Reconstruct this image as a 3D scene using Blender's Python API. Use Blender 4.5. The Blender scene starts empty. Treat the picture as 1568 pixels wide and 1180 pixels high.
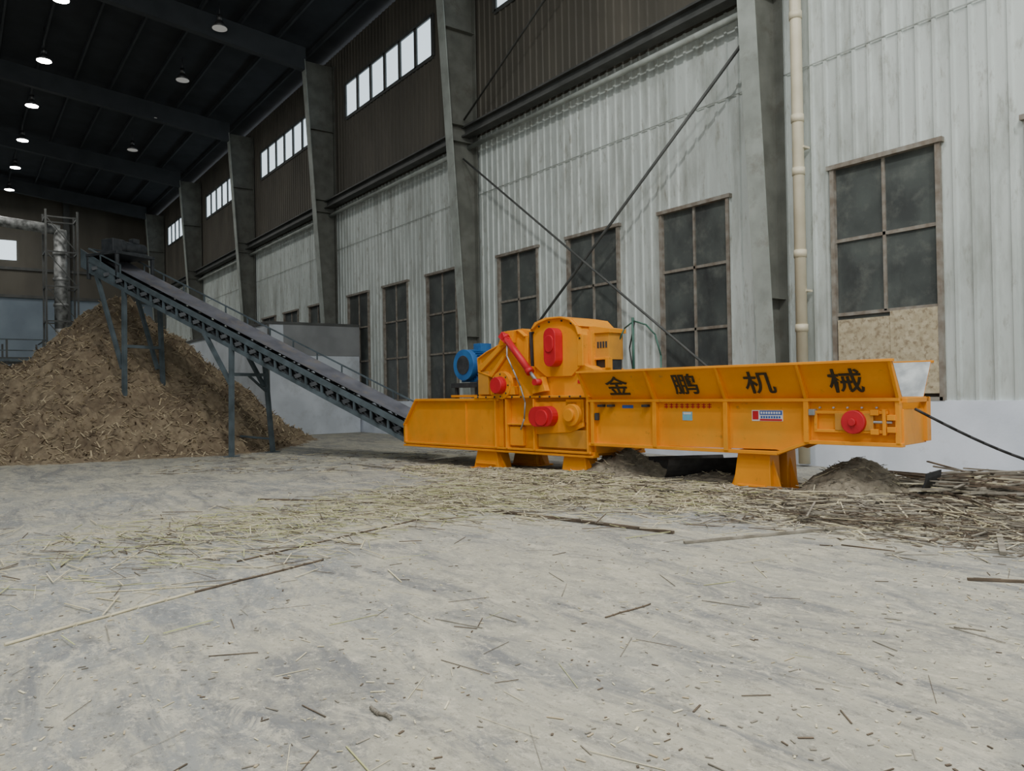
import bpy, bmesh, math, random
from mathutils import Vector, Matrix, noise
random.seed(7)
S=bpy.context.scene
COL=S.collection
try:
    S.view_settings.view_transform='AgX'
    S.view_settings.look='None'
    S.view_settings.exposure=-0.08
except Exception as e: print(e)
ZOOM=None

# ------------------------------------------------------------------ materials
def mat(name,c1,c2=None,scale=4,rough=.7,metal=0,bump=0,bscale=None,stretch=(1,1,1),detail=6,lo=.35,hi=.65,emit=None,es=0,c3=None,s3=1,t3=(.5,.7),st3=(1,1,1),c4=None,s4=1,t4=(.5,.7),st4=(1,1,1)):
    m=bpy.data.materials.new(name); m.use_nodes=True
    nt=m.node_tree; N=nt.nodes; L=nt.links
    b=N['Principled BSDF']
    b.inputs['Roughness'].default_value=rough
    b.inputs['Metallic'].default_value=metal
    c2=c2 or tuple(x*.8 for x in c1)
    tc=N.new('ShaderNodeTexCoord'); mp=N.new('ShaderNodeMapping')
    mp.inputs['Scale'].default_value=stretch
    L.new(tc.outputs['Object'],mp.inputs['Vector'])
    n=N.new('ShaderNodeTexNoise'); n.inputs['Scale'].default_value=scale; n.inputs['Detail'].default_value=detail
    L.new(mp.outputs[0],n.inputs['Vector'])
    r=N.new('ShaderNodeValToRGB')
    r.color_ramp.elements[0].position=lo; r.color_ramp.elements[1].position=hi
    r.color_ramp.elements[0].color=(*c1,1); r.color_ramp.elements[1].color=(*c2,1)
    L.new(n.outputs['Fac'],r.inputs['Fac'])
    out=r.outputs['Color']
    for cc,ss,tt,st in ((c3,s3,t3,st3),(c4,s4,t4,st4)):
        if not cc: continue
        mp3=N.new('ShaderNodeMapping'); mp3.inputs['Scale'].default_value=st
        mp3.inputs['Location'].default_value=(ss*3.1,1.7,.4)
        L.new(tc.outputs['Object'],mp3.inputs['Vector'])
        n3=N.new('ShaderNodeTexNoise'); n3.inputs['Scale'].default_value=ss; n3.inputs['Detail'].default_value=8
        n3.inputs['Roughness'].default_value=.68
        L.new(mp3.outputs[0],n3.inputs['Vector'])
        r3=N.new('ShaderNodeValToRGB'); r3.color_ramp.elements[0].position=tt[0]; r3.color_ramp.elements[1].position=tt[1]
        L.new(n3.outputs['Fac'],r3.inputs['Fac'])
        mx=N.new('ShaderNodeMixRGB'); mx.inputs['Color2'].default_value=(*cc,1)
        L.new(r3.outputs['Color'],mx.inputs['Fac']); L.new(out,mx.inputs['Color1']); out=mx.outputs['Color']
    L.new(out,b.inputs['Base Color'])
    if bump:
        nb=N.new('ShaderNodeTexNoise'); nb.inputs['Scale'].default_value=bscale or scale*6; nb.inputs['Detail'].default_value=8
        L.new(tc.outputs['Object'],nb.inputs['Vector'])
        bp=N.new('ShaderNodeBump'); bp.inputs['Strength'].default_value=bump; bp.inputs['Distance'].default_value=.02
        L.new(nb.outputs['Fac'],bp.inputs['Height']); L.new(bp.outputs[0],b.inputs['Normal'])
    if emit:
        b.inputs['Emission Color'].default_value=(*emit,1); b.inputs['Emission Strength'].default_value=es
    return m

def srgb(r,g,b):
    f=lambda c:(c/255/12.92) if c/255<=.04045 else ((c/255+.055)/1.055)**2.4
    return (f(r),f(g),f(b))

ORANGE=mat('orange_paint',srgb(234,150,14),srgb(222,140,12),2,.5,0,.05,30,c3=srgb(202,144,46),s3=1.3,t3=(.5,.85),c4=srgb(140,106,54),s4=7,t4=(.62,.78))
ORANGE_D=mat('orange_paint_dusty',srgb(210,144,40),srgb(186,130,48),3,.65,0,.05,30)
RED=mat('red_paint',srgb(200,26,40),srgb(180,22,34),3,.5)
BLUE=mat('motor_blue',srgb(48,108,168),srgb(34,86,144),4,.45)
BLACK=mat('black_rubber',(.012,.012,.013),(.03,.03,.03),8,.7)
DARK=mat('dark_steel',(.03,.035,.04),(.06,.065,.07),6,.55,.3)
STEEL=mat('worn_steel',srgb(172,178,178),srgb(130,136,138),5,.5,.35,.05,20)
CONVST=mat('conveyor_steel',srgb(90,102,108),srgb(68,78,82),3,.6,.1)
BELT=mat('conveyor_belt',srgb(110,112,120),srgb(86,88,96),2,.75,0,.1,20,c3=srgb(128,120,106),s3=3,t3=(.5,.8))
LETTER=mat('black_letter',(.02,.016,.008),(.03,.022,.01),5,.6)
WHITE=mat('label_white',srgb(225,225,225),srgb(210,210,212),5,.5)
LBLUE=mat('label_blue',srgb(60,100,180),srgb(50,85,160),5,.5)
CYAN=mat('label_cyan',srgb(110,190,205),srgb(130,170,195),30,.5)
GREEN=mat('hose_green',srgb(50,95,80),srgb(36,75,64),5,.5)

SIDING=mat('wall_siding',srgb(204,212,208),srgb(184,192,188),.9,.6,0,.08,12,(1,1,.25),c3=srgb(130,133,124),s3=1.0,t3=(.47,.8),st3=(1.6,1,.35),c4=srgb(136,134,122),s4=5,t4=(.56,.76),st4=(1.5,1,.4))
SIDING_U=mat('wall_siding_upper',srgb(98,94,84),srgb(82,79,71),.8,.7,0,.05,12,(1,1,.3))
PLASTER=mat('wall_plaster_base',srgb(226,234,246),srgb(208,217,229),1.5,.7,0,.1,25,c3=srgb(160,160,158),s3=1.2,t3=(.58,.85))
FRAME=mat('window_frame',srgb(144,141,132),srgb(116,106,94),6,.6)
GLASS=mat('dusty_glass',srgb(88,94,91),srgb(68,72,71),1.2,.3,0,0,c3=srgb(112,116,110),s3=2.2,t3=(.5,.8),c4=srgb(56,58,58),s4=.6,t4=(.5,.65),st4=(1,1,.5))
OSB=mat('plywood_board',srgb(194,184,156),srgb(170,158,130),9,.8,0,.1,40,c3=srgb(142,128,104),s3=12,t3=(.5,.62))
COLM=mat('column_steel',srgb(162,169,163),srgb(138,144,138),2,.6,0,.05,12,c3=srgb(114,112,102),s3=2,t3=(.55,.8))
COLW=mat('column_web',srgb(110,112,105),srgb(90,92,85),2,.65,0,.05,12,c3=srgb(80,76,67),s3=2,t3=(.55,.8))
COLD=mat('beam_steel_dark',srgb(84,86,84),srgb(66,68,66),2,.6)
PIPE=mat('pipe_cream',srgb(214,206,180),srgb(202,194,168),3,.45)
ROOF=mat('roof_sheet',srgb(46,50,56),srgb(36,40,46),1,.8)
PURL=mat('roof_purlin',srgb(64,68,72),srgb(54,58,62),1,.8)
SKYWIN=mat('daylight_pane',srgb(220,235,240),srgb(200,220,225),.7,.5,emit=(.75,.9,1.0),es=1.4)
LAMP=mat('lamp_lens',(1,1,1),(1,1,1),1,.5,emit=(1,.97,.9),es=30)
LAMPD=mat('lamp_lens_dim',(.7,.7,.7),(.7,.7,.7),1,.5,emit=(1,.97,.9),es=.15)
ALU=mat('lamp_aluminium',srgb(110,110,110),None,4,.4,.7)
ROOMW=mat('partition_white',srgb(204,211,218),srgb(186,193,200),1,.6,c3=srgb(144,147,147),s3=1,t3=(.5,.85))
ROOMG=mat('partition_grey',srgb(140,143,144),srgb(122,125,126),1,.7)
BACKW=mat('back_wall_blue',srgb(138,152,164),srgb(116,130,142),.4,.7)
SILVER=mat('duct_foil',srgb(180,182,180),srgb(90,92,90),3,.5,.1,.3,6)
CHIP1=mat('wood_chip_brown',srgb(144,130,106),srgb(116,102,82),5,.95,0,.6,18,c3=srgb(88,74,58),s3=1.0,t3=(.45,.7))
CHIP2=mat('wood_chip_light',srgb(188,174,144),srgb(166,150,120),5,.95)
CHIP3=mat('wood_chip_dark',srgb(104,86,66),srgb(80,65,50),5,.95)
STRAW=mat('straw_pale',srgb(216,208,180),srgb(192,182,148),5,.9)
STRAW2=mat('straw_green',srgb(186,190,138),srgb(168,166,118),5,.9)
STRAW3=mat('stick_brown',srgb(110,96,80),srgb(78,68,56),6,.9)
STRAW4=mat('stick_grey',srgb(154,148,134),srgb(114,108,96),6,.9)
DUST=mat('sawdust_grey',srgb(158,149,130),srgb(128,120,103),8,.95,0,.6,40,c3=srgb(96,89,75),s3=14,t3=(.5,.7))

def floor_mat():
    m=bpy.data.materials.new('concrete_floor'); m.use_nodes=True
    nt=m.node_tree;N=nt.nodes;L=nt.links;b=N['Principled BSDF']; b.inputs['Roughness'].default_value=.85
    tc=N.new('ShaderNodeTexCoord')
    def nz(sc,det=8,ro=.6,st=None,dist=0,rot=.6,loc=0):
        n=N.new('ShaderNodeTexNoise'); n.inputs['Scale'].default_value=sc;n.inputs['Detail'].default_value=det;n.inputs['Roughness'].default_value=ro
        n.inputs['Distortion'].default_value=dist
        mp=N.new('ShaderNodeMapping'); mp.inputs['Scale'].default_value=st or (1,1,1)
        mp.inputs['Rotation'].default_value=(0,0,rot); mp.inputs['Location'].default_value=(loc,loc*.7,0)
        L.new(tc.outputs['Object'],mp.inputs['Vector']); L.new(mp.outputs[0],n.inputs['Vector']); return n.outputs['Fac']
    def ramp(f,a,bb,ca,cb):
        r=N.new('ShaderNodeValToRGB'); r.color_ramp.elements[0].position=a;r.color_ramp.elements[1].position=bb
        r.color_ramp.elements[0].color=(*ca,1);r.color_ramp.elements[1].color=(*cb,1);L.new(f,r.inputs['Fac']);return r.outputs['Color']
    def mix(f,a,c,typ='MIX'):
        x=N.new('ShaderNodeMixRGB'); x.blend_type=typ
        L.new(f,x.inputs['Fac'])
        L.new(a,x.inputs['Color1'])
        if isinstance(c,tuple): x.inputs['Color2'].default_value=(*c,1)
        else: L.new(c,x.inputs['Color2'])
        return x.outputs['Color']
    g=lambda v:(v,v,v)
    base=ramp(nz(.22,5,.6,(1,1.6,1),.5),.4,.6,srgb(138,141,139),srgb(162,159,144))
    base=mix(ramp(nz(.9,12,.78,(1,2.6,1),.7,.35,5),.46,.58,g(0),g(.85)),base,srgb(182,177,157))
    base=mix(ramp(nz(.5,10,.75,(1,3.2,1),1.2,.9,9),.49,.61,g(0),g(.85)),base,srgb(112,114,115))
    base=mix(ramp(nz(2.4,12,.82,(1,2,1),.8,.2,13),.53,.6,g(0),g(.7)),base,srgb(198,192,172))
    base=mix(ramp(nz(4.5,12,.82,(1,2,1),.5,1.2,21),.54,.63,g(0),g(.7)),base,srgb(108,107,101))
    base=mix(ramp(nz(14,8,.85,None,0,.3,41),.54,.62,g(0),g(.7)),base,srgb(208,202,182))
    base=mix(ramp(nz(24,6,.8,None,0,0,33),.56,.65,g(0),g(.75)),base,srgb(92,88,77))
    L.new(base,b.inputs['Base Color'])
    bp=N.new('ShaderNodeBump');bp.inputs['Strength'].default_value=.5;bp.inputs['Distance'].default_value=.02
    L.new(nz(14,12,.88),bp.inputs['Height']);L.new(bp.outputs[0],b.inputs['Normal'])
    return m
FLOOR=floor_mat()

# ------------------------------------------------------------------ builder
class B:
    def __init__(s,name,mats): s.name=name; s.mats=mats; s.bm=bmesh.new()
    def face(s,vs,m=0,smooth=False):
        try:
            f=s.bm.faces.new(vs); f.material_index=m; f.smooth=smooth; return f
        except ValueError: return None
    def hexa(s,c,m=0):
        v=[s.bm.verts.new(p) for p in c]
        for q in ((0,3,2,1),(4,5,6,7),(0,1,5,4),(1,2,6,5),(2,3,7,6),(3,0,4,7)): s.face([v[i] for i in q],m)
    def box(s,x0,x1,y0,y1,z0,z1,m=0):
        s.hexa([(x0,y0,z0),(x1,y0,z0),(x1,y1,z0),(x0,y1,z0),(x0,y0,z1),(x1,y0,z1),(x1,y1,z1),(x0,y1,z1)],m)
    def beam(s,a,b,w,h,m=0,up=(0,0,1)):
        a=Vector(a);b=Vector(b);d=(b-a).normalized();up=Vector(up)
        if abs(d.dot(up))>.98: up=Vector((0,1,0))
        sd=d.cross(up).normalized();u=sd.cross(d)
        sd*=w/2;u*=h/2
        s.hexa([a-sd-u,b-sd-u,b+sd-u,a+sd-u,a-sd+u,b-sd+u,b+sd+u,a+sd+u],m)
    def cyl(s,a,b,r,m=0,n=24,r2=None,m2=None):
        a=Vector(a);b=Vector(b);d=(b-a).normalized();r2=r if r2 is None else r2
        t=Vector((0,0,1)) if abs(d.z)<.9 else Vector((1,0,0))
        x=d.cross(t).normalized();y=d.cross(x)
        A=[];C=[]
        for i in range(n):
            o=x*math.cos(2*math.pi*i/n)+y*math.sin(2*math.pi*i/n)
            A.append(s.bm.verts.new(a+o*r));C.append(s.bm.verts.new(b+o*r2))
        for i in range(n): s.face([A[i],A[(i+1)%n],C[(i+1)%n],C[i]],m,True)
        s.face(A[::-1],m if m2 is None else m2);s.face(C,m if m2 is None else m2)
    def prism(s,pts,y0,y1,m=0):
        A=[s.bm.verts.new((p[0],y0,p[1])) for p in pts];C=[s.bm.verts.new((p[0],y1,p[1])) for p in pts]
        n=len(pts)
        s.face(A,m);s.face(C[::-1],m)
        for i in range(n): s.face([A[i],C[i],C[(i+1)%n],A[(i+1)%n]],m)
    def tube(s,pts,r,m=0,n=8):
        for i in range(len(pts)-1): s.cyl(pts[i],pts[i+1],r,m,n)
    def done(s,mw=None,parent=None,bevel=0,recalc=True):
        if recalc: bmesh.ops.recalc_face_normals(s.bm,faces=s.bm.faces)
        me=bpy.data.meshes.new(s.name); s.bm.to_mesh(me); s.bm.free()
        for m in s.mats: me.materials.append(m)
        o=bpy.data.objects.new(s.name,me); COL.objects.link(o)
        if parent: o.parent=parent
        elif mw: o.matrix_world=mw
        if bevel:
            bv=o.modifiers.new('bevel','BEVEL');bv.width=bevel;bv.segments=2;bv.limit_method='ANGLE';bv.angle_limit=.7
        return o
def empty(name,mw):
    e=bpy.data.objects.new(name,None); COL.objects.link(e); e.matrix_world=mw; e.empty_display_size=.3; return e
def stadium(cx,cz,w,h,n=10,ang=0):
    r=min(w,h)/2;L=(max(w,h)/2-r);pts=[]
    for i in range(n+1):
        a=-math.pi/2+math.pi*i/n;pts.append((L+r*math.cos(a),r*math.sin(a)))
    for i in range(n+1):
        a=math.pi/2+math.pi*i/n;pts.append((-L+r*math.cos(a),r*math.sin(a)))
    if h>w: pts=[(-z,x) for x,z in pts]
    c,sn=math.cos(ang),math.sin(ang)
    return [(cx+x*c-z*sn,cz+x*sn+z*c) for x,z in pts]

# ------------------------------------------------------------------ camera
A36=math.radians(36)
FWD=Vector((-math.cos(A36),math.sin(A36),0)); RGT=Vector((math.sin(A36),math.cos(A36),0))
def C(x,z,h=0): 
    p=RGT*x+FWD*z; return Vector((p.x,p.y,h))
cam=bpy.data.cameras.new('camera');co=bpy.data.objects.new('camera',cam);COL.objects.link(co)
cam.sensor_width=36;cam.lens=27.09;cam.clip_end=300
pit=math.radians(.45);rol=math.radians(1.0)
f=(FWD*math.cos(pit)+Vector((0,0,1))*math.sin(pit)).normalized()
r0=RGT.copy();u0=r0.cross(f)
r1=r0*math.cos(rol)-u0*math.sin(rol);u1=r1.cross(f)
M=Matrix(((r1.x,u1.x,-f.x,0),(r1.y,u1.y,-f.y,0),(r1.z,u1.z,-f.z,1.5),(0,0,0,1)))
co.matrix_world=M; S.camera=co

# ------------------------------------------------------------------ shell
D=13.2; BAY=10.73
b=B('floor',[FLOOR]); b.box(-67,22,-22,D+.3,-.2,0); b.done()

PX0,PX1=-66.0,14.0
wins=[]
for n in range(-2,5):
    for s_ in (12.22,15.51,18.70):
        xf=-(s_+n*BAY)
        if xf>-64 and xf+1.9<13: wins.append((xf,xf+1.9))
wins.sort()
cler=[]
for n in range(-2,4):
    a=-(29.4+n*BAY); cler.append((a,min(a+7.1,13)))
cler.sort()
def sheet(bm_,x0,x1,z0,z1,m,y=D,pitch=.28,dep=.035):
    xs=[(x0,0)]
    k=math.floor(x0/pitch)
    while k*pitch<x1:
        for dx,dd in ((0,0),(.02,dep),(.07,dep),(.09,0)):
            xx=k*pitch+dx
            if x0<xx<x1: xs.append((xx,dd))
        k+=1
    xs.append((x1,0))
    lo=[bm_.bm.verts.new((x,y-d_,z0)) for x,d_ in xs];hi=[bm_.bm.verts.new((x,y-d_,z1)) for x,d_ in xs]
    for i in range(len(xs)-1): bm_.face([lo[i],lo[i+1],hi[i+1],hi[i]],m)
WZ0,WZ1=1.23,5.5; MID=9.35; CZ0,CZ1=12.8,14.2; TOP=15.8
b=B('wall_right',[SIDING,SIDING_U,PLASTER,COLD])
b.box(PX0,PX1,D-.06,D+.25,0,WZ0,2)
sheet(b,PX0,PX1,WZ1,MID,0)
cur=PX0
for a,c in wins:
    sheet(b,cur,a,WZ0,WZ1,0);cur=c
sheet(b,cur,PX1,WZ0,WZ1,0)
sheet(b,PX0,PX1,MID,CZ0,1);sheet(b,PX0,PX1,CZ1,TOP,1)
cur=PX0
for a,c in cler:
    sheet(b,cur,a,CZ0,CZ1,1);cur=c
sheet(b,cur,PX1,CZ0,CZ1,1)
b.box(PX0,PX1,D+.2,D+.25,WZ1+.05,CZ0-.05,3); 
b.done(recalc=False)
b=B('trim_1',[COLM])
b.box(PX0,PX1,D-.045,D-.036,7.55,7.57,0)
b.done()

for i,(a,c) in enumerate(sorted(wins,reverse=True)):
    b=B('window_%d'%(i+1),[FRAME,GLASS,OSB])
    y0,y1=D-.07,D+.06
    z2,z3=2.8,4.15
    b.box(a-.03,a+.05,y0,y1,WZ0,WZ1);b.box(c-.05,c+.03,y0,y1,WZ0,WZ1)
    b.box(a-.08,c+.08,y0-.03,y1,WZ1-.03,WZ1+.05);b.box(a+.0,c,y0,y1,WZ0,WZ0+.06)
    boarded=(abs(a+7.97)<.3)
    m_=(a+c)/2
    b.box(a+.05,c-.05,D+.02,D+.05,WZ0+.05,WZ1-.03,1)
    zt=z2 if boarded else WZ0
    b.box(m_-.025,m_+.025,y0+.05,y1,zt,WZ1-.03)
    for z in (z2,z3): b.box(a+.05,c-.05,y0+.05,y1,z-.03,z+.03)
    if boarded:
        b.box(a+.07,m_+.12,D-.05,D-.01,WZ0+.08,z2-.1,2)
        b.box(m_+.1,c-.05,D-.065,D-.02,WZ0+.12,z2-.02,2)
    b.done()
for i,(a,c) in enumerate(cler):
    b=B('window_%d'%(40+i),[COLD,SKYWIN])
    b.box(a,c,D+.0,D+.04,CZ0,CZ1,1)
    n=6
    for k in range(n+1):
        x=a+(c-a)*k/n; b.box(x-.09,x+.09,D-.06,D+.05,CZ0,CZ1)
    b.box(a,c,D-.06,D+.05,CZ0-.08,CZ0+.05);b.box(a,c,D-.06,D+.05,CZ1-.05,CZ1+.08)
    b.done()

cols=[-(9.1+n*BAY) for n in range(-1,6)]
for x in cols:
    b=B('steel_column',[COLM,COLW])
    w=.19
    def fl(z,off): return D-(.42+.9*z/14.5)+off
    zt=15.3
    b.hexa([(x-w,fl(0,0),0),(x+w,fl(0,0),0),(x+w,fl(0,.03),0),(x-w,fl(0,.03),0),
            (x-w,fl(zt,0),zt),(x+w,fl(zt,0),zt),(x+w,fl(zt,.03),zt),(x-w,fl(zt,.03),zt)],0)
    b.hexa([(x-.015,fl(0,.02),0),(x+.015,fl(0,.02),0),(x+.015,D-.08,0),(x-.015,D-.08,0),
            (x-.015,fl(zt,.02),zt),(x+.015,fl(zt,.02),zt),(x+.015,D-.08,zt),(x-.015,D-.08,zt)],1)
    b.box(x-w,x+w,D-.12,D-.08,0,zt,1)
    for z in (3.2,9.1,9.6,12.5):
        b.box(x-w+.01,x+w-.01,fl(z,.03),D-.1,z-.01,z+.01,1)
    b.box(x-w-.08,x+w+.08,fl(0,-.1),D-.07,0,.03,0)
    b.done()
b=B('eave_tie_beam',[COLD,COLM])
for i in range(1,len(cols)-1):
    a,c=cols[i+1]+.02,cols[i]-.02
    b.box(a,c,D-.55,D-.25,9.55,9.6,0);b.box(a,c,D-.42,D-.38,9.3,9.58,0);b.box(a,c,D-.55,D-.25,9.28,9.33,0)
    b.cyl((a,D-.3,9.0),(c,D-.3,9.0),.07,1,12)
b.done()
xc=cols[1]
b=B('cross_brace',[COLD])
a=cols[2]+.1;c=xc-.1
b.cyl((c,D-.45,8.6),(a,D-.35,.9),.035,0,8);b.cyl((a,D-.55,8.6),(c,D-.4,.9),.03,0,8)
b.cyl((c,D-.5,15),(a,D-.5,9.8),.03,0,8);b.cyl((a,D-.6,15),(c,D-.6,9.8),.03,0,8)
b.done()
b=B('downpipe',[PIPE])
xp=-8.52;yp=D-.24
b.cyl((xp,yp,.05),(xp,yp,15),.105,0,24)
for z in (2.6,4.0,5.55,6.55,8.5,11): b.cyl((xp,yp,z-.07),(xp,yp,z+.07),.118,0,24)
for z in (3.3,6.0,9): b.box(xp-.13,xp+.13,yp-.01,D-.065,z-.02,z+.02)
b.done()
b=B('wall_socket_box',[DARK,WHITE]);b.box(-4.1,-3.98,D-.09,D-.035,2.5,2.62,0);b.box(-4.07,-4.01,D-.1,D-.09,2.53,2.59,1);b.done()
b=B('alarm_call_point',[RED,WHITE]);b.box(-4.0,-3.86,D-.1,D-.035,1.62,1.74,0);b.box(-3.96,-3.9,D-.11,D-.1,1.65,1.71,1);b.done()

b=B('wall_back',[BACKW,SKYWIN,COLD,SIDING_U])
b.box(-66.3,-66,-22,D+.2,0,9,0);b.box(-66.3,-66,-22,D+.2,9,18.2,3)
for k in range(4):
    y=-1.2+k*1.3; b.box(-66,-65.95,y,y+1.15,11.6,13,1)
for y in (-14,-7,0,7): b.box(-66,-65.7,y-.2,y+.2,0,17.5,2)
for z in (4.5,9,11): b.box(-66,-65.85,-22,D,z-.1,z+.1,2)
b.done()
b=B('wall_left',[BACKW]); b.box(-66,-5,-22.3,-22,0,17,0); b.done()
def rz(y): return 15.9+.1*(D-y) if y>-4.4 else 15.9+1.76-.1*(-4.4-y)
b=B('ceiling',[ROOF])
RX1=-8
for (ya,yb) in ((D+.3,-4.4),(-4.4,-22.3)):
    b.hexa([(-66.3,yb,rz(yb)),(RX1,yb,rz(yb)),(RX1,ya,rz(ya)),(-66.3,ya,rz(ya)),(-66.3,yb,rz(yb)+.1),(RX1,yb,rz(yb)+.1),(RX1,ya,rz(ya)+.1),(-66.3,ya,rz(ya)+.1)],0)
b.done()
b=B('roof_purlins',[PURL])
y=12.3
while y>-21:
    b.box(-65.9,2 if y<9 else RX1,y-.04,y+.04,rz(y)-.22,rz(y)-.01,0); y-=1.5
b.done()
b=B('roof_rafters',[PURL])
for x in cols:
    for (ya,yb) in ((D-1.3,-4.4),(-4.4,-21.5)):
        b.hexa([(x-.15,yb,rz(yb)-1.0),(x+.15,yb,rz(yb)-1.0),(x+.15,ya,rz(ya)-1.15),(x-.15,ya,rz(ya)-1.15),
                (x-.15,yb,rz(yb)-.24),(x+.15,yb,rz(yb)-.24),(x+.15,ya,rz(ya)-.24),(x-.15,ya,rz(ya)-.24)],0)
b.done()

def lamp(x,y,z,mt,power,size=.5):
    b=B('high_bay_lamp',[ALU,mt])
    b.cyl((0,0,.28),(0,0,0),.1,0,20,.28)
    b.cyl((0,0,.0),(0,0,-.02),.27,1,20)
    b.cyl((0,0,.28),(0,0,.5),.1,0,16)
    b.cyl((0,0,.5),(0,0,rz(y)-z-.02),.015,0,6)
    o=b.done(Matrix.Translation((x,y,z)))
    if power:
        l=bpy.data.lights.new('lamp_light','AREA');l.shape='DISK';l.size=size;l.energy=power;l.color=(1,.98,.94)
        lo=bpy.data.objects.new('lamp_light',l);COL.objects.link(lo);lo.parent=o;lo.location=(0,0,-.05)
for k in range(6): lamp(-(30.9+6*k),3.2,15.5,LAMP,200)
for k in range(4): lamp(-(29.8+5.8*k),8.3,15.4,LAMPD,0)
for k in range(5): lamp(-(36+6*k),-6,15.5,LAMP,120)
for (x,y) in ((1.63,8.2),(1.63,2.2),(-9.1,3.2),(1.63,-4)): lamp(x,y,rz(y)-1.55,LAMP,950,.55)  # unseen lamps, added near the camera to brighten right wall and floor

b=B('partition_room',[ROOMW,ROOMG,COLD])
X1=-28.2;X0=-46;Y0=9.4;Y1=D-.15
b.box(X0,X1,Y0,Y1,0,2.95,0);b.box(X0,X1-.0,Y0+.001,Y1,2.95,4.15,0)
b.box(X1,X1+.03,Y0+.6,Y1,3.0,4.2,1)
b.box(X0,X1+.05,Y0-.04,Y1,4.15,4.25,2)
b.box(X1,X1+.04,Y0,Y0+.06,0,4.2,2)
b.done()

b=B('exhaust_duct',[SILVER,COLD])
cx,cy=-51.9,5.2
b.cyl((cx,cy,5.6),(cx,cy,11.4),.34,0,20);b.cyl((cx,cy,5.6),(cx,cy,4.6),.34,0,20,.15)
for z in (7,8.5,10): b.cyl((cx,cy,z-.08),(cx,cy,z+.08),.4,0,20)
b.cyl((cx,cy,11.4),(cx-1,cy-9,12.2),.3,0,16)
for dx,dy in ((-.8,-.8),(.8,-.8),(.8,.8),(-.8,.8)): b.beam((cx+dx,cy+dy,0),(cx+dx,cy+dy,12.4),.1,.1,1)
for z in (4,6,8,10,12): 
    for q in ((-.8,-.8,.8,-.8),(.8,-.8,.8,.8),(-.8,.8,.8,.8),(-.8,-.8,-.8,.8)): b.beam((cx+q[0],cy+q[1],z),(cx+q[2],cy+q[3],z),.08,.08,1)
    b.beam((cx+.8,cy-.8,z),(cx+.8,cy+.8,z-2),.05,.05,1)
b.done()
b=B('access_platform',[CONVST,COLD])
b.box(-54,-49.5,-3,4.2,3.6,3.75,0)
for x in (-54,-49.6):
    for y in (-2.9,-1.1,.6,2.4,4.1): b.beam((x,y,0),(x,y,4.8),.1,.1,1)
for z in (4.2,4.8):
    b.beam((-49.6,-3,z),(-49.6,4.2,z),.06,.06,0);b.beam((-54,4.2,z),(-49.5,4.2,z),.06,.06,0)
for y in (-2.9,.6): b.beam((-49.6,y,.2),(-49.6,y+3.4,3.5),.06,.06,0)
b.done()

# ------------------------------------------------------------------ wood chipper
MW=Matrix.Translation((-12.34,8.365,0))@Matrix.Rotation(math.radians(7.5),4,'Z')
WC=empty('wood_chipper',MW)
W=1.4
b=B('discharge_box',[ORANGE,DARK,ORANGE_D])
prof=[(-2.66,.42),(.45,.42),(.45,1.36),(-2.22,1.36),(-2.66,.82)]
b.prism(prof,0,.03);b.prism(prof,W-.03,W)
b.box(-.35,.45,.03,W-.03,.45,1.34,0)
b.box(-1.9,-.3,.03,W-.03,1.24,1.28,2)
b.box(-2.6,.4,.03,W-.03,.42,.47,1)
b.box(-2.24,.4,-.07,.02,1.33,1.38,0)
b.beam((-2.24,-.03,1.36),(-2.68,-.03,.81),.09,.03,0)
b.box(-2.68,.45,-.05,.03,.42,.46,0);b.box(-2.7,-2.64,-.05,.03,.42,.84,0)
b.beam((-.62,-.01,.45),(-.62,-.01,1.35),.012,.05,0)
b.done(parent=WC,bevel=.008)
b=B('base_frame',[ORANGE,DARK])
for v in (0,W-.12):
    b.box(-2.7,2.7,v-.06,v+.12,.36,.40);b.box(-2.7,2.7,v+.0,v+.1,.38,.46)
for u in (-2.5,-1.2,.2,1.4,2.5): b.box(u-.06,u+.06,.05,W-.05,.37,.45,0)
b.done(parent=WC,bevel=.006)
def leg(bb,u0,u1,ut0,ut1,zt,v0,v1):
    bb.hexa([(u0,v0,.02),(u1,v0,.02),(u1,v1,.02),(u0,v1,.02),(ut0,v0+.02,zt),(ut1,v0+.02,zt),(ut1,v1-.02,zt),(ut0,v1-.02,zt)],0)
    bb.box(u0-.05,u1+.05,v0-.06,v1+.06,0,.03,0)
    bb.prism([(ut1-.03,zt),(u1+.12,.03),(u1-.03,.03)],v0+.1,v0+.13,0)
    bb.prism([(ut0+.03,zt),(u0-.1,.03),(u0+.03,.03)],v0+.1,v0+.13,0)
    bb.box(u0+.08,u1-.08,v0-.02,v0+.01,.1,.13,0)
b=B('support_legs',[ORANGE])
for v0,v1 in ((0,.35),(W-.35,W)):
    leg(b,-.42,.3,-.33,.22,.37,v0,v1);leg(b,1.92,2.5,1.97,2.46,.37,v0,v1)
for v0,v1 in ((.0,.3),(.5,.8)): leg(b,5.27,5.86,5.36,5.84,.62,v0,v1)
b.done(parent=WC,bevel=.008)

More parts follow.
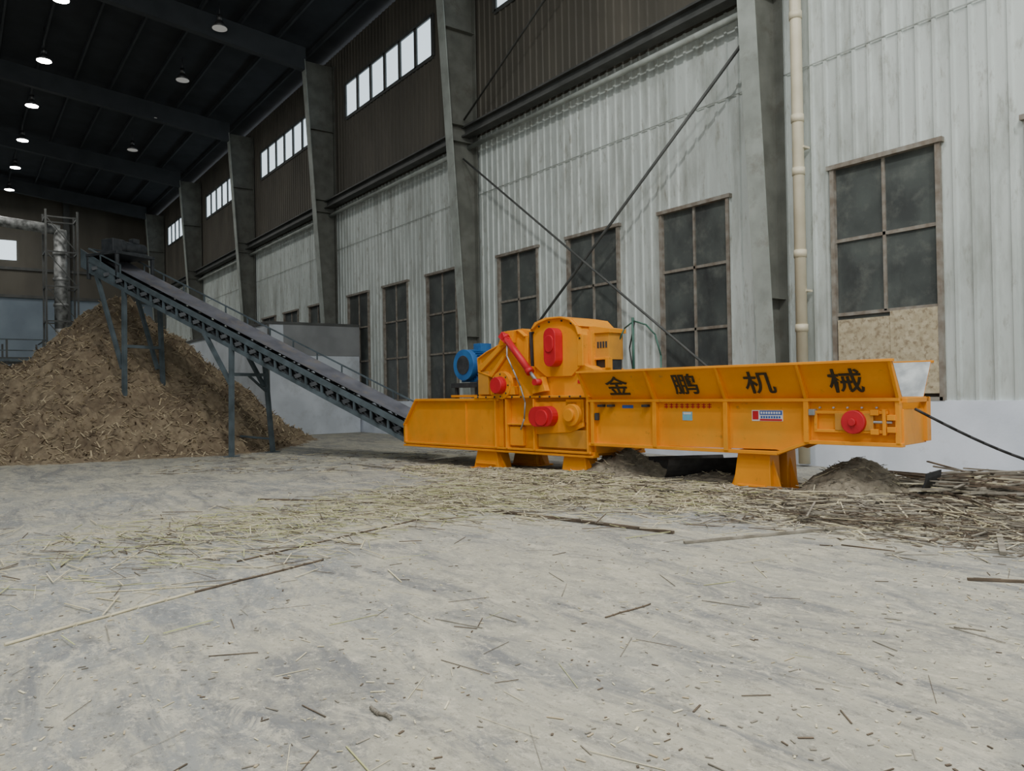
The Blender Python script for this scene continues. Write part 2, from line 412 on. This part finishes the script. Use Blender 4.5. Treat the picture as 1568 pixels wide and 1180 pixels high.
HW=.95
b=B('crusher_housing',[ORANGE,ORANGE_D,DARK])
body=[(-.3,.42),(2.68,.42),(2.68,1.85),(2.42,1.95),(2.42,2.45),(2.34,2.62),(2.2,2.71),(1.95,2.77),(1.6,2.78),(1.32,2.7),(1.2,2.6),(.95,2.66),(.62,2.64),(.45,2.55),(.35,2.42),(.05,2.3),(-.22,2.22),(-.3,2.08),(-.3,1.9),(-.22,1.84),(-.22,1.55),(-.3,1.45)]
b.prism(body,.05,HW-.05)
b.box(-.3,2.66,.1,W-.05,.42,1.36,0)
hood=[(1.3,1.95),(1.3,2.62),(1.45,2.72),(1.7,2.78),(2.0,2.78),(2.22,2.72),(2.36,2.6),(2.42,2.45),(2.42,1.92),(2.2,1.75),(1.6,1.75)]
b.prism(hood,.0,.06)
for i in range(1,8):
    p,q=hood[i],hood[i+1]; b.beam((p[0],0,p[1]),(q[0],0,q[1]),.12,.03,0)
lh=[(.35,1.75),(-.18,1.9),(-.2,2.15),(.08,2.27),(.42,2.38),(.5,2.52),(.66,2.62),(.95,2.62),(1.12,2.5),(1.1,1.9),(.95,1.75)]
b.prism(lh,-.01,.06)
for i in range(0,len(lh)-1):
    p,q=lh[i],lh[i+1]; b.beam((p[0],-.01,p[1]),(q[0],-.01,q[1]),.11,.025,0)
for u in (.32,.62,1.35,2.62): b.box(u-.015,u+.015,-.1,.05,.44,1.36)
b.box(-.28,2.68,-.09,.05,1.38,1.42);b.box(.32,2.66,-.07,.05,.42,.46);b.box(.62,1.35,-.06,.05,.88,.91)
b.box(.95,1.3,-.06,.05,1.42,1.95);b.box(-.2,.1,-.05,.05,1.45,1.9,1)
b.beam((-.1,-.06,1.95),(.72,-.06,2.5),.05,.1,0)
b.beam((.2,-.06,1.8),(.62,-.06,2.2),.05,.07,0)
b.prism([(.5,2.35),(.62,2.62),(.9,2.62),(.85,2.4)],-.12,0)
b.prism([(1.35,1.45),(1.35,1.75),(1.6,1.75),(1.68,1.5)],-.12,0)
b.prism([(2.1,.9),(2.1,1.35),(2.5,1.35),(2.5,.95)],-.05,.05)
b.box(.66,1.0,-.03,.05,.5,.85);b.box(1.4,2.55,-.03,.05,.5,.82,1)
for i in range(12):
    u=-.15+i*.24; b.cyl((u,-.1,1.4),(u,-.12,1.4),.02,2,6)
for i in range(9):
    a=i/8; p=hood[1+int(a*6.99)]; b.cyl((p[0]+.0,-.03,p[1]-.06),(p[0],0,p[1]-.06),.018,2,6)
b.prism([(1.18,2.58),(1.23,2.58),(1.27,1.45),(1.24,1.45)],-.005,.052,2)
b.prism([(1.2,2.6),(1.32,2.74),(1.6,2.81),(1.95,2.8),(2.25,2.74),(2.4,2.6),(2.36,2.6),(2.2,2.7),(1.95,2.76),(1.6,2.77),(1.35,2.69)],.0,HW,0)
b.done(parent=WC,bevel=.006)
b=B('feed_roller_cover',[ORANGE_D,DARK,ORANGE,WHITE])
b.box(1.9,2.8,.3,.68,2.02,2.52,0)
b.prism([(1.85,2.49),(2.84,2.47),(2.84,2.54),(2.5,2.6),(1.85,2.62)],.27,.72,2)
b.box(2.0,2.78,.34,.66,1.5,2.02,1)
b.box(2.74,2.82,.26,.36,1.3,2.05,2);b.box(2.42,2.5,.2,.32,1.3,2.52,2);b.box(2.42,2.82,.26,.32,1.83,1.88,2)
for k in range(4): b.box(2.54+k*.06,2.58+k*.06,.293,.3,2.22,2.33,1)
b.box(2.45,2.82,.27,.3,2.02,2.06,2)
b.done(parent=WC,bevel=.006)
b=B('bearing_housings',[ORANGE,RED,DARK,STEEL])
b.cyl((.52,.05,1.62),(.52,-.12,1.62),.26,0,28);b.cyl((.52,-.1,1.62),(.52,-.26,1.62),.17,1,28,.15)
b.box(.2,.86,-.09,.05,1.44,1.6,0)
b.prism(stadium(1.62,1.05,.6,.36,10,.03),-.2,0,1)
b.prism(stadium(1.66,1.03,.3,.28),-.23,-.18,1)
b.cyl((2.28,.05,1.08),(2.28,-.14,1.08),.19,0,24);b.cyl((2.28,-.1,1.08),(2.28,-.2,1.08),.11,0,24)
b.prism([(1.3,.72),(1.3,1.3),(2.5,1.32),(2.5,.88),(2.2,.78)],-.05,.0,0)
b.prism(stadium(1.87,2.26,.28,.68),-.2,0,1);b.prism(stadium(1.87,2.32,.2,.3),-.22,-.18,1)
for k in range(8):
    a=k*math.pi/4; b.cyl((.52+.21*math.cos(a),-.12,1.62+.21*math.sin(a)),(.52+.21*math.cos(a),-.14,1.62+.21*math.sin(a)),.018,2,6)
b.done(parent=WC,bevel=.01)
b=B('hydraulic_cylinder',[RED,STEEL,ORANGE])
p0=Vector((.72,-.18,2.52));p1=Vector((1.55,-.18,1.66));d_=(p1-p0)
b.cyl(p0,p0+d_*.78,.065,0,20);b.cyl(p0+d_*.78,p1,.03,1,14);b.cyl(p0+d_*.73,p0+d_*.8,.08,0,20);b.cyl(p0+d_*.0,p0+d_*.05,.08,0,20)
b.cyl(p0+Vector((0,-.08,0)),p0+Vector((0,.18,0)),.06,0,14);b.cyl(p1+Vector((0,-.08,0)),p1+Vector((0,.18,0)),.06,0,14)
b.beam(p0+Vector((-.05,-.04,.04)),p0+d_*.1,.1,.12,0)
b.tube([(.8,-.2,2.36),(.9,-.3,2.15),(1.0,-.25,1.9),(1.05,-.12,1.6),(1.15,-.1,1.3),(1.12,-.1,1.0),(1.0,-.08,.8)],.014,1)
b.done(parent=WC)
b=B('drive_motor',[BLUE,DARK,ORANGE,STEEL])
mu,mz=-1.42,2.08
b.cyl((mu,.72,mz),(mu,1.62,mz),.29,0,32);b.cyl((mu,.6,mz),(mu,.74,mz),.33,0,32,.33);b.cyl((mu,.585,mz),(mu,.6,mz),.2,1,24)
b.cyl((mu,1.6,mz),(mu,1.7,mz),.34,0,32);b.cyl((mu,1.7,mz),(mu,1.9,mz),.05,3,12)
for k in range(28):
    a=2*math.pi*k/28;c,s_=math.cos(a),math.sin(a)
    b.beam((mu+.31*c,.78,mz+.31*s_),(mu+.31*c,1.58,mz+.31*s_),.012,.05,0,up=(c,0,s_))
b.box(mu-.12,mu+.12,1.0,1.3,mz+.3,mz+.47,0)
b.box(mu-.3,mu+.3,.8,1.5,1.72,1.82,0);b.box(mu-.42,mu+.42,.6,1.48,1.6,1.7,1)
for du in (-.35,.3):
    for v in (.65,1.32): b.box(mu+du,mu+du+.06,v,v+.06,1.28,1.62,1)
b.box(mu+.55,mu+1.0,.5,1.3,1.28,1.75,1)
b.cyl((mu+.7,.6,1.9),(mu+.7,1.2,1.9),.16,1,20)
b.beam((mu-.42,.62,1.42),(mu+1.0,.62,1.42),.05,.05,2)
b.done(parent=WC,bevel=.004)

FW=.75
b=B('infeed_trough',[ORANGE,ORANGE_D,DARK,STEEL])
side=[(2.6,.6),(5.95,.64),(6.05,.62),(6.42,.77),(7.6,.79),(7.6,1.32),(2.6,1.32)]
b.prism(side,0,.03);b.prism(side,FW-.03,FW)
b.box(2.6,7.6,-.09,.03,1.30,1.345);b.box(2.6,7.6,FW-.03,FW+.09,1.30,1.345)
b.box(2.6,6.0,-.07,.03,.57,.62);b.beam((6.0,-.02,.6),(6.42,-.02,.76),.1,.045);b.box(6.4,7.62,-.07,.03,.74,.79)
b.box(2.6,7.5,.03,FW-.03,1.05,1.1,2);b.box(2.7,6.0,.03,FW-.03,.66,.7,2)
for u in (2.72,3.98,5.22,6.42): 
    b.box(u-.035,u+.035,-.085,.02,.6 if u<6 else .76,1.32)
    b.box(u-.035,u+.035,FW-.02,FW+.085,.6 if u<6 else .76,1.32)
b.box(7.54,7.6,-.07,.02,.76,1.34)
def flare(y0,y1,u0,u1,sg):
    n=.014
    b.hexa([(u0,y0,1.34),(u1,y0,1.34),(u1,y0+sg*n,1.34),(u0,y0+sg*n,1.34),(u0,y1,1.8),(u1,y1,1.8),(u1,y1+sg*n,1.8),(u0,y1+sg*n,1.8)],0)
    b.hexa([(u0,y0+sg*n,1.342),(u1,y0+sg*n,1.342),(u1,y0+sg*2*n,1.342),(u0,y0+sg*2*n,1.342),(u0,y1+sg*n,1.8),(u1,y1+sg*n,1.8),(u1,y1+sg*2*n,1.8),(u0,y1+sg*2*n,1.8)],3)
flare(0,-.3,2.62,7.6,1);flare(FW,FW+.3,2.62,7.6,-1)
b.box(2.6,7.62,-.345,-.27,1.78,1.815);b.box(2.6,7.62,FW+.27,FW+.345,1.78,1.815)
for u in (2.63,3.98,5.22,6.42,7.58):
    b.hexa([(u-.02,-.0,1.34),(u+.02,-.0,1.34),(u+.02,-.09,1.34),(u-.02,-.09,1.34),(u-.02,-.29,1.79),(u+.02,-.29,1.79),(u+.02,-.34,1.79),(u-.02,-.34,1.79)],0)
for z in (1.16,.92): b.box(6.52,7.45,-.06,.0,z-.02,z+.02)
b.box(6.52,6.56,-.06,0,.92,1.16);b.box(7.4,7.44,-.1,0,.88,1.2)
b.cyl((7.0,-.05,1.04),(7.5,-.05,1.04),.018,3,8);b.box(6.8,7.28,-.07,0,.93,1.15,1)
b.box(6.46,6.54,-.09,0,1.12,1.2,3)
for k in range(5): b.cyl((6.6+.18*k,-.07,1.22),(6.6+.18*k,-.03,1.22),.014,3,6)
for u,z in ((7.3,1.16),(7.3,.92),(7.5,1.1),(7.5,.95)): b.box(u-.05,u+.05,-.09,0,z-.035,z+.035)
b.cyl((7.42,.04,1.04),(7.42,FW-.04,1.04),.14,2,24)
b.box(7.58,7.66,FW-.08,FW+.06,.78,1.34)
b.hexa([(7.5,0,.76),(7.62,0,.76),(7.62,FW,.76),(7.5,FW,.76),(7.58,0,1.2),(7.62,0,1.2),(7.62,FW,1.2),(7.58,FW,1.2)],0)
b.box(7.58,7.66,.0,FW,1.28,1.34,0)
for u in (2.85,3.05,3.75): b.box(u,u+.1,-.1,0,1.22,1.26,2)
b.box(2.78,2.84,-.09,-.03,1.0,1.12,2)
b.done(parent=WC,bevel=.005)
b=B('tension_bearing',[RED,ORANGE,DARK])
b.cyl((7.05,.0,1.04),(7.05,-.13,1.04),.15,0,28);b.cyl((7.05,-.13,1.04),(7.05,-.17,1.04),.05,0,16)
b.done(parent=WC,bevel=.01)
b=B('labels',[WHITE,LBLUE,RED,CYAN,LETTER])
b.box(5.6,6.06,-.006,-.001,1.03,1.18,0)
b.box(5.61,5.7,-.009,-.006,1.05,1.17,2);b.box(5.72,6.05,-.009,-.006,1.115,1.175,1);b.box(5.72,6.05,-.009,-.006,1.035,1.06,2)
for k in range(8): b.box(5.735+k*.038,5.76+k*.038,-.0095,-.006,1.07,1.1,1);b.box(5.735+k*.038,5.76+k*.038,-.011,-.009,1.13,1.16,0)
b.box(4.45,4.62,-.006,-.001,1.02,1.15,3);b.box(4.47,4.6,-.009,-.006,1.11,1.14,0)
b.box(3.3,3.52,-.006,-.001,1.2,1.25,1)
for k in range(9): 
    u=4.12+k*.095; b.box(u,u+.07,-.006,-.001,1.215,1.23,2);b.box(u,u+.07,-.006,-.001,1.25,1.262,2);b.box(u+.03,u+.045,-.006,-.001,1.2,1.275,2)
b.box(2.3,2.62,-.006+.05,.049,1.62,1.68,2)
b.done(parent=WC)
ys=Vector((0,-.3,.46)).normalized()
xs=Vector((1,0,0));zs=xs.cross(ys)
for ch,u in (('金',3.32),('鹏',4.6),('机',5.8),('械',6.98)):
    cu=bpy.data.curves.new('glyph','FONT');cu.body=ch;cu.size=.4;cu.extrude=.004;cu.offset=.003
    cu.align_x='CENTER';cu.align_y='CENTER'
    ob=bpy.data.objects.new('tmp',cu);COL.objects.link(ob)
    dg=bpy.context.evaluated_depsgraph_get();me=bpy.data.meshes.new_from_object(ob.evaluated_get(dg))
    bpy.data.objects.remove(ob)
    me.materials.clear();me.materials.append(LETTER)
    o=bpy.data.objects.new('lettering',me);COL.objects.link(o);o.parent=WC
    pos=Vector((u,-.15,1.57))+zs*.012
    if me.vertices:
        mn=Vector([min(v.co[i] for v in me.vertices) for i in range(3)]);mx=Vector([max(v.co[i] for v in me.vertices) for i in range(3)])
        me.transform(Matrix.Translation(-(mn+mx)/2)); me.transform(Matrix.Diagonal((1.15,.95,1,1)))
    o.matrix_local=Matrix(((xs.x,ys.x,zs.x,pos.x),(xs.y,ys.y,zs.y,pos.y),(xs.z,ys.z,zs.z,pos.z),(0,0,0,1)))
b=B('hydraulic_hoses',[GREEN,BLACK])
b.tube([(2.75,.6,2.3),(2.9,.6,2.55),(3.1,.6,2.66),(3.35,.6,2.58),(3.55,.58,2.4),(3.68,.55,2.05),(3.7,.5,1.4)],.014,0)
b.tube([(3.08,.6,1.4),(3.08,.6,2.72)],.022,0);b.tube([(3.12,.6,2.65),(3.0,.6,2.2),(3.12,.6,1.5)],.012,1)
b.done(parent=WC)

b=B('power_cable',[BLACK])
a=MW@Vector((7.68,.2,1.2));e=C(7.35,9.6,.25)
pts=[a.lerp(e,t)+Vector((0,0,-.35*math.sin(math.pi*t)*.3)) for t in [i/14 for i in range(15)]]
pts+= [C(7.9,9.3,.08),C(8.5,9.0,.03)]
b.tube(pts,.018,0)
b.done()

# ------------------------------------------------------------------ conveyor
dv=Vector((-.861,-.508,0));yv=Vector((.508,-.861,0))
P0=Vector((-15.32,8.18,0))
CM=Matrix(((dv.x,yv.x,0,P0.x),(dv.y,yv.y,0,P0.y),(0,0,1,0),(0,0,0,1)))
CV=empty('belt_conveyor',CM)
SL=.455;LT=10.0
def P(t,w,dz=0): return Vector((t,-w,.46+SL*t+dz))
CWD=1.15
b=B('conveyor_frame',[CONVST,DARK,STEEL])
for w in (0,CWD):
    b.beam(P(-.2,w,0),P(LT,w,0),.07,.1,0);b.beam(P(-.2,w,.32),P(LT,w,.32),.08,.12,0)
    n=22
    for k in range(n+1):
        t=LT*k/n
        b.beam(P(t,w,0),P(t,w,.32),.05,.05,0)
        if k<n: b.beam(P(t,w,.0),P(t+LT/n*.9,w,.3),.035,.035,1)
    for k in range(n):
        t=LT*(k+.5)/n
        b.beam(P(t,w,.12),P(t+.02,w+( -.02 if w==0 else .02),.2),.16,.16,1)
for k in range(23):
    t=LT*k/22; b.beam(P(t,0,.02),P(t,CWD,.02),.05,.05,0)
    b.cyl(P(t,.12,.28),P(t,CWD-.12,.28),.05,1,10)
for w,t0,t1 in ((CWD+.03,.3,LT),(-.03,8.8,LT)):
    b.beam(P(t0,w,.62),P(t1,w,.62),.035,.035,0)
    k=t0
    while k<t1: b.beam(P(k,w,.3),P(k,w,.62),.03,.03,0); k+=.75
b.beam(P(LT,-.03,.62),P(LT,CWD+.03,.62),.035,.035)
b.done(parent=CV)
b=B('belt',[BELT,BLACK])
n=40
prof=[(.06,.46),(.22,.40),(.4,.36),(CWD-.4,.36),(CWD-.22,.40),(CWD-.06,.46)]
rows=[]
for k in range(n+1):
    t=-.3+(LT+.4)*k/n
    rows.append([b.bm.verts.new(P(t,w,z)) for w,z in prof])
for k in range(n):
    for j in range(len(prof)-1): b.face([rows[k][j],rows[k][j+1],rows[k+1][j+1],rows[k+1][j]],0,True)
b.hexa([P(-.3,.15,.02),P(LT+.1,.15,.02),P(LT+.1,CWD-.15,.02),P(-.3,CWD-.15,.02),P(-.3,.15,.04),P(LT+.1,.15,.04),P(LT+.1,CWD-.15,.04),P(-.3,CWD-.15,.04)],1)
b.cyl(P(LT+.1,.1,.2),P(LT+.1,CWD-.1,.2),.2,1,24);b.cyl(P(-.25,.1,.2),P(-.25,CWD-.1,.2),.18,1,24)
b.done(parent=CV)
b=B('drive_head',[CONVST,DARK,BLUE])
for w in (-.02,CWD+.02):
    q=[P(LT-.9,w,-.02),P(LT+.35,w,-.02),P(LT+.35,w,.5),P(LT-.9,w,.4)]
    b.hexa([q[0],q[1],q[1]+Vector((0,-.02,0)),q[0]+Vector((0,-.02,0)),q[3],q[2],q[2]+Vector((0,-.02,0)),q[3]+Vector((0,-.02,0))],0)
zt=.44+SL*LT
b.box(LT-1.1,LT+.1,-CWD-.05,.05,zt+.42,zt+.5,1)
for x_ in (LT-1.05,LT+.05):
    for y_ in (-CWD,0): b.box(x_-.04,x_+.04,y_-.04,y_+.04,zt-.2,zt+.42,1)
b.cyl((LT-.7,-CWD,zt+.7),(LT-.7,-.45,zt+.7),.17,1,24);b.cyl((LT-.7,-.45,zt+.7),(LT-.7,-.3,zt+.7),.2,1,24)
b.box(LT-.9,LT-.45,-.3,.0,zt+.5,zt+.86,1);b.box(LT-.95,LT-.45,-CWD+.05,-.5,zt+.5,zt+.56,1)
b.cyl((LT-.2,-.75,zt+.68),(LT-.2,-.35,zt+.68),.15,1,20);b.box(LT-.35,LT-.05,-.7,-.4,zt+.5,zt+.6,1)
b.box(LT-.8,LT-.6,-CWD+.2,-CWD+.4,zt+.85,zt+.98,1)
b.done(parent=CV,bevel=.01)
b=B('trestles',[CONVST,DARK])
def trestle(t,sp,zc):
    top=.44+SL*t
    for w,wb in ((0,-.05),(CWD,CWD+sp)):
        b.beam((t,-w,top),(t,-wb,0.02),.1,.1,0,up=(1,0,0));b.box(t-.14,t+.14,-wb-.14,-wb+.14,0,.02,0)
    b.beam((t,0.04,zc),(t,-CWD-sp*.5,zc),.08,.08,0)
trestle(5.0,.3,2.05);trestle(8.7,.15,2.9)
for w in (0,CWD):
    b.beam(P(5.9,w,0),(5.0,-w,1.75),.09,.09,0)
    b.beam(P(9.75,w,0),(8.8,-w,2.3),.09,.09,0)
b.beam((5,-.55,2.05),(5,-CWD-.18,1.55),.05,.05,0)
b.beam((5,-CWD-.3,.35),(8.7,-CWD-.1,.6),.05,.05,0)
b.done(parent=CV)

# ------------------------------------------------------------------ chip pile
pc=Vector((-26.6,4.24,0))
def ph(x,y):
    r=math.hypot(x-pc.x,y-pc.y)
    H=4.95-math.sqrt(r*r+.25)*.9
    for (X_,Z_,hh,sl) in ((-9.3,22.0,2.2,.8),(-15.5,22.3,2.9,.7),(-12,20.9,2.2,.75)):
        q=C(X_,Z_); r2=math.hypot(x-q.x,y-q.y); h2=hh-math.sqrt(r2*r2+.2)*sl
        k=.5; m=max(H,h2); H=m+max(k-abs(H-h2),0)**2/(4*k)
    p=Vector((x,y,0))
    H+=.34*noise.noise(p*.7)+.22*noise.noise(p*2.1)+.12*noise.noise(p*6)
    if H<.25: H=.25*math.exp((H-.25)*4)-.05
    return H
def chip(bb,p,L,w,t,m,tilt=.6,yaw=None):
    a=random.uniform(0,6.283) if yaw is None else yaw
    d=Vector((math.cos(a),math.sin(a),random.uniform(-tilt,tilt))).normalized()
    bb.beam(p-d*L/2,p+d*L/2,w,t,m)
b=B('wood_chip_pile',[CHIP1,CHIP2,CHIP3])
G=230;R=8.5
vs={}
for i in range(G+1):
    for j in range(G+1):
        x=pc.x-R+2*R*i/G;y=pc.y-R+2*R*j/G
        vs[i,j]=b.bm.verts.new((x,y,ph(x,y)+random.uniform(-.035,.035)))
for i in range(G):
    for j in range(G):
        q=[vs[i,j],vs[i+1,j],vs[i+1,j+1],vs[i,j+1]]
        if max(v.co.z for v in q)>-.03: b.face(q,0,False)
for k in range(15000):
    x=pc.x+random.uniform(-7,7);y=pc.y+random.uniform(-7,7);z=ph(x,y)
    if z<.02: continue
    chip(b,Vector((x,y,z+.01)),random.uniform(.06,.32),random.uniform(.015,.04),.01,random.choice((0,1,1,1,2)),.9)
b.done(recalc=False)

def heap(name,cx,cz,r,h,mt):
    b=B(name,[mt,STRAW,STRAW4]);c=C(cx,cz);G=60;v={}
    def hz(x,y):
        rr=math.hypot(x-c.x,y-c.y)/r
        p=Vector((x,y,0))
        z=h*max(0,1-rr)**.85
        return z+(.1*noise.noise(p*3)+.04*noise.noise(p*12))*min(1,h*2)*(1 if rr<1.1 else .2)-.02
    for i in range(G+1):
        for j in range(G+1):
            x=c.x+(i/G*2-1)*r*1.4;y=c.y+(j/G*2-1)*r*1.4
            v[i,j]=b.bm.verts.new((x,y,hz(x,y)))
    for i in range(G):
        for j in range(G):
            q=[v[i,j],v[i+1,j],v[i+1,j+1],v[i,j+1]]
            if max(a.co.z for a in q)>0: b.face(q,0,True)
    for k in range(int(260*r)):
        x=c.x+random.gauss(0,r*.5);y=c.y+random.gauss(0,r*.5);z=hz(x,y)
        if z>0: chip(b,Vector((x,y,z+.01)),random.uniform(.04,.2),.012,.006,random.choice((0,1,2)),.5)
    b.done(recalc=False)
heap('sawdust_heap',4.65,10.45,.8,.6,DUST)
heap('sawdust_heap',1.95,13.3,1.0,.5,DUST)
heap('sawdust_heap',3.1,12.0,.9,.22,DUST)
def arc_sheet(name,cen,yaw,L,r,a0,a1,mt):
    b=B(name,[mt]);n=14;A=[];Cc=[];A2=[];C2=[]
    for i in range(n+1):
        a=a0+(a1-a0)*i/n
        for lst,xx,rr in ((A,-L/2,r),(Cc,L/2,r),(A2,-L/2,r-.02),(C2,L/2,r-.02)):
            lst.append(b.bm.verts.new((xx,rr*math.cos(a),rr*math.sin(a)+r)))
    for i in range(n):
        b.face([A[i],A[i+1],Cc[i+1],Cc[i]]);b.face([A2[i],C2[i],C2[i+1],A2[i+1]])
        b.face([A[i],A2[i],A2[i+1],A[i+1]]);b.face([Cc[i],Cc[i+1],C2[i+1],C2[i]])
    b.face([A[0],Cc[0],C2[0],A2[0]]);b.face([A[n],A2[n],C2[n],Cc[n]])
    b.done(Matrix.Translation(cen)@Matrix.Rotation(yaw,4,'Z'))
arc_sheet('rubber_belt_scrap',MW@Vector((4.1,.9,0.0)),math.radians(60),1.3,.62,math.radians(200),math.radians(335),BLACK)
arc_sheet('rubber_belt_scrap',MW@Vector((7.35,.6,0)),math.radians(100),.6,.4,math.radians(180),math.radians(300),BLACK)

# ------------------------------------------------------------------ straw & sticks
b=B('straw_litter',[STRAW,STRAW2,STRAW3,STRAW4])
def straw(p,L,w,m,yaw=None,tilt=.06): chip(b,p,L,w,w*.6,m,tilt,yaw)
def bedh(u,v):
    return .13*math.exp(-((v+.35)/.8)**2)*min(1,max(0,(u+.5)/2))*(.7+.5*noise.noise(Vector((u*1.3,v*1.3,0))))
G1,G2=170,60;v_={}
for i in range(G1+1):
    for j in range(G2+1):
        u=-.6+10.8*i/G1;v=-2.2+3.6*j/G2
        z=bedh(u,v)*.8-.022+.03*noise.noise(Vector((u*5,v*5,1)))
        p=MW@Vector((u,v,0)); v_[i,j]=b.bm.verts.new((p.x,p.y,z))
for i in range(G1):
    for j in range(G2):
        q=[v_[i,j],v_[i+1,j],v_[i+1,j+1],v_[i,j+1]]
        if max(a.co.z for a in q)>0.0: b.face(q,3,True)
for k in range(10500):
    u=random.uniform(-1.6,10.4)
    wd=.5+.9*min(1,max(0,(u+1)/4))
    v=random.gauss(-.6,wd*.55)
    if v>1.9 or v<-2.9: continue
    p=MW@Vector((u,v,0)); p.z=bedh(u,v)*random.uniform(.6,1.25)+.006
    L=random.uniform(.1,.7) if random.random()<.6 else random.uniform(.05,.2)
    dk=u>6.2
    straw(p,L,random.uniform(.005,.016),random.choice((0,2,2,3,3,3,0) if dk else (0,0,0,0,1,3,3,2)),random.gauss(.1,.8)+random.choice((0,0,1.2)),.12)
for k in range(2600):
    q=C(random.gauss(.3,1.3),random.gauss(10.9,.95))
    if (MW.inverted()@q).y>.1: continue
    q.z=random.uniform(.004,.05)
    straw(q,random.uniform(.06,.6),random.uniform(.004,.012),random.choice((0,0,0,1,3,2)),random.gauss(.3,.8),.05)
for k in range(2300):
    t=random.random()**.8
    c0=C(-.2,12.6).lerp(C(-3.9,7.4),t)
    s_=.45+.65*t
    p=c0+Vector((random.gauss(0,s_),random.gauss(0,s_),.006))
    p.z=random.uniform(.004,.03)
    straw(p,random.uniform(.05,.55),random.uniform(.003,.011),random.choice((0,0,1,1,0,3,2)),random.gauss(.35,.7),.02)
for k in range(1300):
    p=C(random.uniform(3.2,8.0),random.gauss(9.2,.75));p.z=random.uniform(.005,.14)
    if p.y>12.3: continue
    straw(p,random.uniform(.2,1.0),random.uniform(.006,.02),random.choice((0,3,3,2,2)),random.gauss(.2,.8),.1)
for k in range(420):
    p=C(random.uniform(-7.5,-1),random.uniform(15,20));p.z=.006
    straw(p,random.uniform(.05,.35),.012,random.choice((0,3,2)),None,.02)
for k in range(150):
    z=2.2+8*random.random();p=C(random.uniform(-.7,.7)*z,z);p.z=.005
    straw(p,random.uniform(.1,.4),random.uniform(.002,.007),random.choice((0,0,1,3,2)),None,.01)
b.done(recalc=False)
b=B('floor_chips',[STRAW,STRAW4,STRAW3,CHIP2])
for k in range(3400):
    z=1.9+16*random.random()**1.5
    x=random.uniform(-.72,.72)*z
    p=C(x,z);
    if p.y>12: continue
    p.z=.004
    chip(b,p,random.uniform(.008,.04)*(1 if random.random()<.92 else 2.5),random.uniform(.003,.012),.003,random.choice((0,0,0,1,1,2,3)),.02)
b.done(recalc=False)
def gp(x,y):
    h=613-.0175*x; z=1.5*1180/(y-h); return C((x-784)/1180*z,z)
poles=[((0,988),(290,908),.022,0),((290,908),(490,858),.02,2),((360,860),(640,795),.018,2),((393,765),(640,772),.03,2),
 ((130,908),(330,896),.012,0),((165,872),(290,798),.012,0),((740,782),(1027,817),.045,2),((1043,832),(1390,800),.035,3),((545,712),(700,730),.04,3),
 ((1475,888),(1568,892),.03,2),((1385,740),(1400,800),.06,3),((1515,770),(1530,850),.05,3),((1380,775),(1568,812),.05,3),((1250,760),(1560,745),.05,2),
 ((1400,790),(1540,760),.06,2),((920,945),(990,925),.012,2),((560,1085),(590,1102),.02,3),((640,790),(720,770),.02,1),((1180,800),(1460,760),.035,3),
 ((1420,830),(1500,800),.03,2),((1300,815),(1420,805),.03,0),((205,840),(270,830),.02,3),((1453,960),(1500,966),.01,3)]
for i,(a,c,w,m) in enumerate(poles):
    b=B('bamboo_stick' if w<.03 else 'wooden_batten',[STRAW,STRAW2,STRAW3,STRAW4])
    A=gp(*a);E=gp(*c)
    A.z=w*.35+.002;E.z=w*.35+.002
    n=6;pts=[A.lerp(E,t/n)+Vector((random.uniform(-1,1),random.uniform(-1,1),0))*w*.5 for t in range(n+1)]
    if w<.03:
        b.tube(pts,w*.45,m,8)
        for q in pts[1:-1]: b.cyl(q-Vector((.008,0,0)),q+Vector((.008,0,0)),w*.55,m,8)
    else:
        b.beam(A,E,w,w*.6,m); b.beam(A.lerp(E,.1)+Vector((0,0,w*.3)),A.lerp(E,.55)+Vector((0,0,w*.35)),w*.5,.006,m)
    b.done()
b=B('stick_heap',[STRAW3,STRAW4,STRAW,BLACK])
for k in range(340):
    p=C(random.gauss(6.2,1.1),random.gauss(9.8,.6))
    if p.y>11.7: continue
    p.z=random.uniform(.02,.36)*math.exp(-((p-C(6.2,10.1)).length/1.4)**2)+.02
    chip(b,p,random.uniform(.4,1.7),random.uniform(.015,.045),random.uniform(.01,.03),random.choice((0,0,1,1,2)),.1,random.gauss(.5,1.0))
b.done(recalc=False)

w=bpy.data.worlds.new('world');S.world=w;w.use_nodes=True
bg=w.node_tree.nodes['Background'];bg.inputs[0].default_value=(.94,.975,1,1);bg.inputs[1].default_value=1.15
